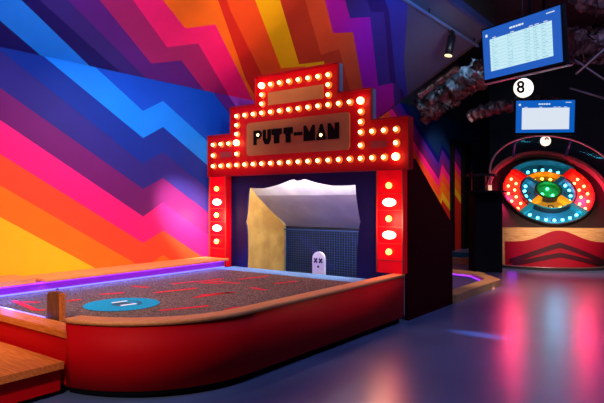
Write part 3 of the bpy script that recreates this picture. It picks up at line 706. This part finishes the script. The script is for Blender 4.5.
pocket(0.62, RR, -45, 45, redc, redf, re_, 'red outer pocket on the right', 0.12, row(0.87, -42, 38, 5)+row(0.72, -38, 34, 4), 26, 0.5)
pocket(0.29, 0.59, 45, 135, yel, yelf, ye, 'yellow inner pocket at the top', 0.16, row(0.46, 60, 130, 3), 12, 0.15)
pocket(0.29, 0.59, 225, 315, (20, 115, 110), yelf, ye, 'yellow inner pocket at the bottom', 0.14, row(0.50, 235, 305, 3), 16, 0.25)
pocket(0.29, 0.59, 135, 225, teal, tealf, te, 'teal inner pocket on the left', 0.12, row(0.50, 145, 220, 4), 18, 0.12)
pocket(0.29, 0.59, -45, 45, (120, 110, 130), tealf, te, 'teal inner pocket on the right', 0.12, row(0.50, -40, 38, 4), 18, 0.12)
pocket(0.0, 0.27, 0, 360, (15, 110, 40), (20, 150, 60), ge, 'green centre pocket', 0.16, [(0.13, 200), (0.13, 320), (0.13, 80)], 14, 0.2)
for a, r0, r1, c, hi in ((135, 0.60, RR, redc, 0.13), (45, 0.60, RR, redc, 0.13), (225, 0.60, RR, teal, 0.12), (315, 0.60, RR, teal, 0.12),
                     (135, 0.27, 0.58, teal, 0.14), (45, 0.27, 0.58, teal, 0.14), (225, 0.27, 0.58, yel, 0.13), (315, 0.27, 0.58, yel, 0.13)):
    ca, sa = math.cos(R(a)), math.sin(R(a)); t = 0.055
    bm = BM(); pts = [bp(r*ca-s*t*sa, CS+r*sa+s*t*ca, 0.012) for r, s in ((r0, -1), (r1, -1), (r1, 1), (r0, 1))]
    add_prism(bm, pts, NV*hi); obj('divider', bm, mat('divider', srgb(*c), 0.3, emit=srgb(*c), estr=0.25), tgme)
darkring = mat('dark_ring', (0.012, 0.01, 0.01), 0.4)
for rr, hh in ((0.605, 0.13), (0.28, 0.15), (0.992, 0.10)):
    bm = BM(); vs = [[bm.verts.new(ring_pt(r_, i*6, n_)) for r_, n_ in ((rr-0.014, 0.01), (rr-0.014, hh), (rr+0.014, hh), (rr+0.014, 0.01))] for i in range(60)]
    for i in range(60):
        for k in range(4): bm.faces.new((vs[i][k], vs[(i+1) % 60][k], vs[(i+1) % 60][(k+1) % 4], vs[i][(k+1) % 4]))
    obj('divider_ring', bm, darkring, tgme)
for r_, a_ in ((0.80, 178), (0.80, 2), (0.44, 180), (0.44, 0), (0.84, 270), (0.84, 90), (0.43, 90), (0.43, 270)):
    c0 = ring_pt(r_, a_, 0.02); bm = BM(); pp = [c0+Vector((math.cos(k*math.pi/8), 0, 0))*0.055+SV*math.sin(k*math.pi/8)*0.055 for k in range(17)]
    add_tube(bm, pp, 0.014, 6, caps=False); obj('hole_ring', bm, darkring, tgme)
def glow(name, p, power, col, rad, par):
    l = bpy.data.lights.new(name, 'POINT'); l.energy = power; l.color = col; l.shadow_soft_size = rad
    o = bpy.data.objects.new(name, l); COL.objects.link(o); o.parent = par; o.location = p
glow('pocket_glow_red', ring_pt(0.82, 180, 0.30), 40, (1.0, 0.03, 0.16), 0.09, tgme)  # point lights added above the pockets for streaks on the floor
glow('pocket_glow_red', ring_pt(0.82, 0, 0.30), 40, (1.0, 0.03, 0.16), 0.09, tgme)
glow('pocket_glow_teal', ring_pt(0.75, 270, 0.25), 12, (0.2, 0.6, 1.0), 0.2, tgme)
glow('base_glow_violet', (-0.95, 0.08, 0.22), 0.8, (0.35, 0.05, 1.0), 0.12, tgme)
bm = BM()
pts = [(1.30*math.cos(R(a)), 0.75+0.86*math.sin(R(a)), 0) for a in range(180, 361, 9)]
add_prism(bm, pts, (0, 0, 0.06)); obj('plinth', bm, mat('black_plinth', (0.012, 0.01, 0.012), 0.7), tgme)
bm = BM(); add_tube(bm, [(p[0], p[1], 0.065) for p in pts], 0.018, 6); obj('plinth_edge', bm, mat('bronze_edge', srgb(120, 80, 80), 0.35, metal=0.5), tgme)
l = bpy.data.lights.new('game_front_glow', 'SPOT'); l.energy = 1300; l.color = (1, 0.78, 0.6); l.spot_size = R(44); l.spot_blend = 1
o = bpy.data.objects.new('game_front_glow', l); COL.objects.link(o); o.location = (base.x+1.0, base.y-3.0, 3.4); aim(o, (base.x+0.1, base.y, 0.6))

# ------------------------------------------------------------------ round number signs
def text_mesh(s, size, depth=0.004, font_off=0.0):
    c = bpy.data.curves.new('t', 'FONT'); c.body = s; c.size = size; c.extrude = depth; c.align_x = 'CENTER'; c.align_y = 'CENTER'; c.offset = font_off
    o = bpy.data.objects.new('t', c); COL.objects.link(o)
    bpy.context.view_layer.update()
    me = bpy.data.meshes.new_from_object(o.evaluated_get(bpy.context.evaluated_depsgraph_get()))
    bpy.data.objects.remove(o); return me
lit_white = mat('lit_opal_disc', (1, 1, 1), 0.4, emit=(1.0, 0.82, 0.66), estr=1.35)
def number_sign(u, v, depth, r, ch, label, dx, rod_top):
    d = ray(u, v); p = C_+d*depth
    t = thing('number_sign', label, 'sign', tuple(p), YAW)
    bm = BM(); add_cyl(bm, (0, 0.03, 0), (0, -1, 0), r, 0.06, 36); obj('disc', bm, lit_white, t)
    bm = BM(); add_cyl(bm, (0, 0.06, 0), (0, -1, 0), r*0.9, 0.03, 36); obj('housing', bm, dark_metal, t)
    me = text_mesh(ch, r*1.75, 0.003, 0.006); me.materials.append(ink)
    o = bpy.data.objects.new('numeral', me); COL.objects.link(o); o.parent = t; o.rotation_euler = (math.pi/2, 0, 0); o.location = (dx, -0.034, 0)
    bm = BM(); add_tube(bm, [(0, 0.06, r*0.5), (0, 0.06, rod_top-p.z)] if rod_top > p.z else [(0, 0.06, -r*0.5), (0, 0.06, rod_top-p.z)], 0.012, 6); obj('rod', bm, dark_metal, t)
number_sign(523.5, 88, 9.2, 0.155, '8', 'larger round lit sign with the numeral 8 below the upper screen', -0.06, 5.99)
number_sign(545.5, 141, 14.1, 0.125, '9', 'smaller round lit sign with the numeral 9 above the target game', 0.02, 2.45)

# ------------------------------------------------------------------ screens
def screen(loc, yaw, pitch, wd, ht, label, tbl, rows, estr, arm, slab):
    t = thing('display_screen', label, 'screen', loc, yaw)
    e = t; t.rotation_euler = (pitch, 0, yaw)
    bm = BM(); add_box(bm, -wd/2-0.025, wd/2+0.025, 0.0, 0.09, -ht/2-0.03, ht/2+0.025, bevel=0.006); obj('casing', bm, black, t)
    bm = BM(); add_box(bm, -wd/2, wd/2, -0.006, 0.0, -ht/2, ht/2)
    sc = obj('screen_panel', bm, mat('screen_blue', (0, 0, 0), 0.3, emit=srgb(5, 92, 190), estr=1.0), t)
    x0, x1, z0, z1 = [a*b for a, b in zip(tbl, (wd, wd, ht, ht))]
    bm = BM(); add_box(bm, x0, x1, -0.0075, -0.0065, z0, z1); obj('score_table', bm, mat('screen_table', (0, 0, 0), 0.3, emit=slab, estr=estr), sc)
    bm = BM()
    for i in range(1, rows):
        z = z1+(z0-z1)*i/rows; add_box(bm, x0, x1, -0.0085, -0.0078, z-0.0022, z+0.0022)
    if rows == 1: xw = []
    rng = random.Random(3)
    for i in range(rows if rows > 1 else 0):
        zc = z1+(z0-z1)*(i+0.5)/rows
        for cx in (0.04, 0.30, 0.58, 0.72, 0.84):
            L_ = (x1-x0)*rng.uniform(0.03, 0.10); xx = x0+(x1-x0)*cx; add_box(bm, xx, xx+L_, -0.0085, -0.0078, zc-0.006, zc+0.006)
    for cx in ((0.38, 0.66, 0.76) if rows > 1 else ()): add_box(bm, x0+(x1-x0)*cx-0.002, x0+(x1-x0)*cx+0.002, -0.0085, -0.0078, z0, z1)
    if rows > 1: obj('table_lines', bm, mat('screen_lines', (0, 0, 0), 0.3, emit=srgb(150, 205, 222), estr=1.0), sc)
    bm = BM(); zc = ht*0.385
    xx = -wd*0.12
    for wl in (0.05, 0.035, 0.03, 0.045, 0.03): add_box(bm, xx, xx+wl, -0.0085, -0.0078, zc-0.012, zc+0.012); xx += wl+0.008
    add_box(bm, wd*0.34, wd*0.44, -0.0085, -0.0078, ht*0.43-0.006, ht*0.43+0.006)
    for cx in (0.05, 0.36, 0.66, 0.75, 0.88): add_box(bm, x0+(x1-x0)*cx, x0+(x1-x0)*cx+0.06, -0.0085, -0.0078, z1+0.008, z1+0.018)
    add_cyl(bm, (-wd*0.44, -0.0078, ht*0.37), (0, -1, 0), 0.022, 0.001, 14)
    obj('heading', bm, mat('screen_text', (0, 0, 0), 0.3, emit=(0.8, 0.9, 1), estr=0.9), sc)
    if rows > 1: bm = BM(); add_box(bm, -wd/2-0.02, wd/2+0.07, 0.0, 0.085, -ht/2-0.062, -ht/2-0.05); obj('lit_underside', bm, mat('underside_light', srgb(200, 160, 150), 0.4), t)  # pale strip stands for the light on the casing's underside
    bm = BM(); add_box(bm, -wd/2-0.02, wd/2+0.06, 0.02, 0.08, -ht/2-0.05, -ht/2-0.03); obj('lower_bracket', bm, black, t)
    bm = BM(); add_tube(bm, [(0, 0.09, 0), (0, 0.22, 0.03)], 0.04, 8); add_tube(bm, [(0, 0.22, -0.02), (0, 0.22+0.0, arm)], 0.03, 8); obj('mount', bm, dark_metal, t)
screen((-2.13, 7.68, 3.575), -0.396, 0.078, 1.22, 0.69, 'upper larger wall screen showing a pale score table on blue', (-0.40, 0.40, -0.36, 0.28), 10, 1.0, 2.2, (0.55, 0.84, 0.93))
screen((-2.72, 11.51, 3.149), 0.56, 0.067, 1.1, 0.62, 'lower smaller screen with a blank white table above the target game', (-0.40, 0.41, -0.40, 0.27), 1, 0.88, 2.6, (0.80, 0.88, 1.0))

# ------------------------------------------------------------------ black pedestal with round tops
ped = onZ(485.5, 271, 0)
pd = thing('pedestal', 'tall black cabinet topped by a round shelf left of the target game', 'cabinet', (ped.x, ped.y, 0), YAW)
bm = BM(); add_box(bm, -0.29, 0.29, -0.22, 0.25, 0, 1.69, bevel=0.01); obj('cabinet', bm, black, pd)
bm = BM(); add_cyl(bm, (-0.04, 0, 1.69), (0, 0, 1), 0.48, 0.04, 36); obj('shelf', bm, black, pd)
bm = BM(); add_cyl(bm, (-0.08, 0, 1.73), (0, 0, 1), 0.09, 0.31, 20); obj('stem', bm, black, pd)
bm = BM(); add_cyl(bm, (-0.08, 0, 2.04), (0, 0, 1), 0.31, 0.05, 36); obj('top', bm, mat('black_top', (0.02, 0.018, 0.018), 0.25), pd)
bm = BM(); add_cyl(bm, (0.08, -0.05, 1.73), (0, 0, 1), 0.035, 0.12, 16); obj('lamp', bm, mat('small_lamp', (1, .8, .6), 0.4, emit=(1, 0.65, 0.4), estr=0.8), pd)

# ------------------------------------------------------------------ track and spotlight
tk = thing('light_track', 'thin dark lighting track running along the sloping ceiling', 'light track', (-4.0, 5.0, 4.70))
bm = BM(); add_box(bm, -0.02, 0.02, -6, 6.4, -0.02, 0.02); obj('rail', bm, mat('track_highlight', srgb(110, 135, 190), 0.35, metal=0.4), tk)  # bluish colour carries the highlight along the dark rail
for y in (-5, -2, 1, 4, 6.2):
    bm = BM(); add_tube(bm, [(0, y, 0.02), (0, y, 0.115)], 0.012, 6); obj('bracket', bm, dark_metal, tk)
pspot = onX(452, 33, -4.0)
sp = thing('track_spotlight', 'black cylinder spotlight hanging from the ceiling track', 'spotlight', (-4.0, pspot.y, 4.68))
bm = BM(); add_box(bm, -0.025, 0.025, -0.06, 0.06, -0.06, 0.0); add_tube(bm, [(0, 0, -0.06), (0, 0, -0.12)], 0.015, 8); obj('adapter', bm, black, sp)
bm = BM(); add_tube(bm, [(0.0, 0, -0.10), (-0.05, -0.05, -0.46)], 0.075, 20); obj('barrel', bm, dark_metal, sp)
bm = BM(); ax = Vector((-0.05, -0.05, -0.36)).normalized(); add_cyl(bm, Vector((-0.05, -0.05, -0.46))+ax*0.001, ax, 0.068, 0.012, 20); obj('lens', bm, mat('spot_lens', (1, .7, .4), 0.3, emit=(1, 0.55, 0.25), estr=2.2), sp)

# ------------------------------------------------------------------ ceiling ducts and pipes
foil = mat('crinkled_foil', srgb(120, 90, 95), 0.45, metal=0.45, noise_amt=0.7, nscale=7, bump=1.0, bscale=16)
def duct(pts_px, depths, rad, label, m=foil, seg=24, steps=80):
    P3 = [C_+ray(u, v)*d for (u, v), d in zip(pts_px, depths)]
    path = []
    n = len(P3)-1
    for i in range(steps+1):
        t = i/steps*n; k = min(int(t), n-1); f = t-k
        p0, p1, p2, p3 = P3[max(k-1, 0)], P3[k], P3[k+1], P3[min(k+2, n)]
        path.append(0.5*((2*p1)+(p2-p0)*f+(2*p0-5*p1+4*p2-p3)*f*f+(3*p1-p0-3*p2+p3)*f**3))
    radii = [rad*(1+0.10*(-1)**i*0.5+0.12*noise.noise(Vector((i*0.4, rad*9, 0)))) for i in range(len(path))]
    bm = BM(); add_tube(bm, [p-path[0] for p in path], radii, seg, wob=0.03)
    for v in bm.verts:
        q = v.co*7.0+Vector((rad*50, 0, 0))
        v.co += Vector((noise.noise(q), noise.noise(q+Vector((9, 0, 0))), noise.noise(q+Vector((0, 9, 0)))))*rad*0.55
    o = obj('duct', bm, m, None, path[0]); tag(o, label, 'duct'); return o
duct([(421, 112), (443, 98), (462, 84), (484, 72), (505, 60)], [14.2, 14, 13.6, 13.2, 13], 0.30, 'crinkled foil duct with a pink sheen left of the upper screen')
duct([(418, 96), (436, 83), (458, 67)], [13.0, 12.9, 12.8], 0.08, 'thin crinkled duct above the pink-lit duct beneath the sloping ceiling')
duct([(470, 116), (495, 108), (530, 103), (560, 104)], [15, 14.5, 14, 14], 0.16, 'crinkled duct low behind the lower screen')
duct([(572, 46), (590, 44), (625, 42)], [10, 10, 10], 0.30, 'wide silver and red duct right of the upper screen')
duct([(575, -8), (590, 2), (612, 6), (640, 4)], [9.5, 9.5, 9.5, 9.5], 0.17, 'foil duct at the top right corner of the ceiling')
def pipe(a, b, da, db, r, label, m=None):
    A = C_+ray(*a)*da; B = C_+ray(*b)*db
    bm = BM(); add_tube(bm, [Vector((0, 0, 0)), B-A], r, 8); o = obj('pipe', bm, m or dark_metal, None, A); tag(o, label, 'pipe')
pm = mat('grey_pipe', srgb(110, 100, 110), 0.4, metal=0.5)
pipe((576, 74), (650, 10), 9, 9.2, 0.02, 'thin grey pipe slanting up beside the wide duct', pm)
pipe((570, 88), (650, 112), 10.5, 10.5, 0.02, 'thin grey pipe below the wide duct', pm)
pipe((575, 60), (650, 110), 9.6, 9.6, 0.018, 'thin grey pipe sloping down across the wide duct', pm)
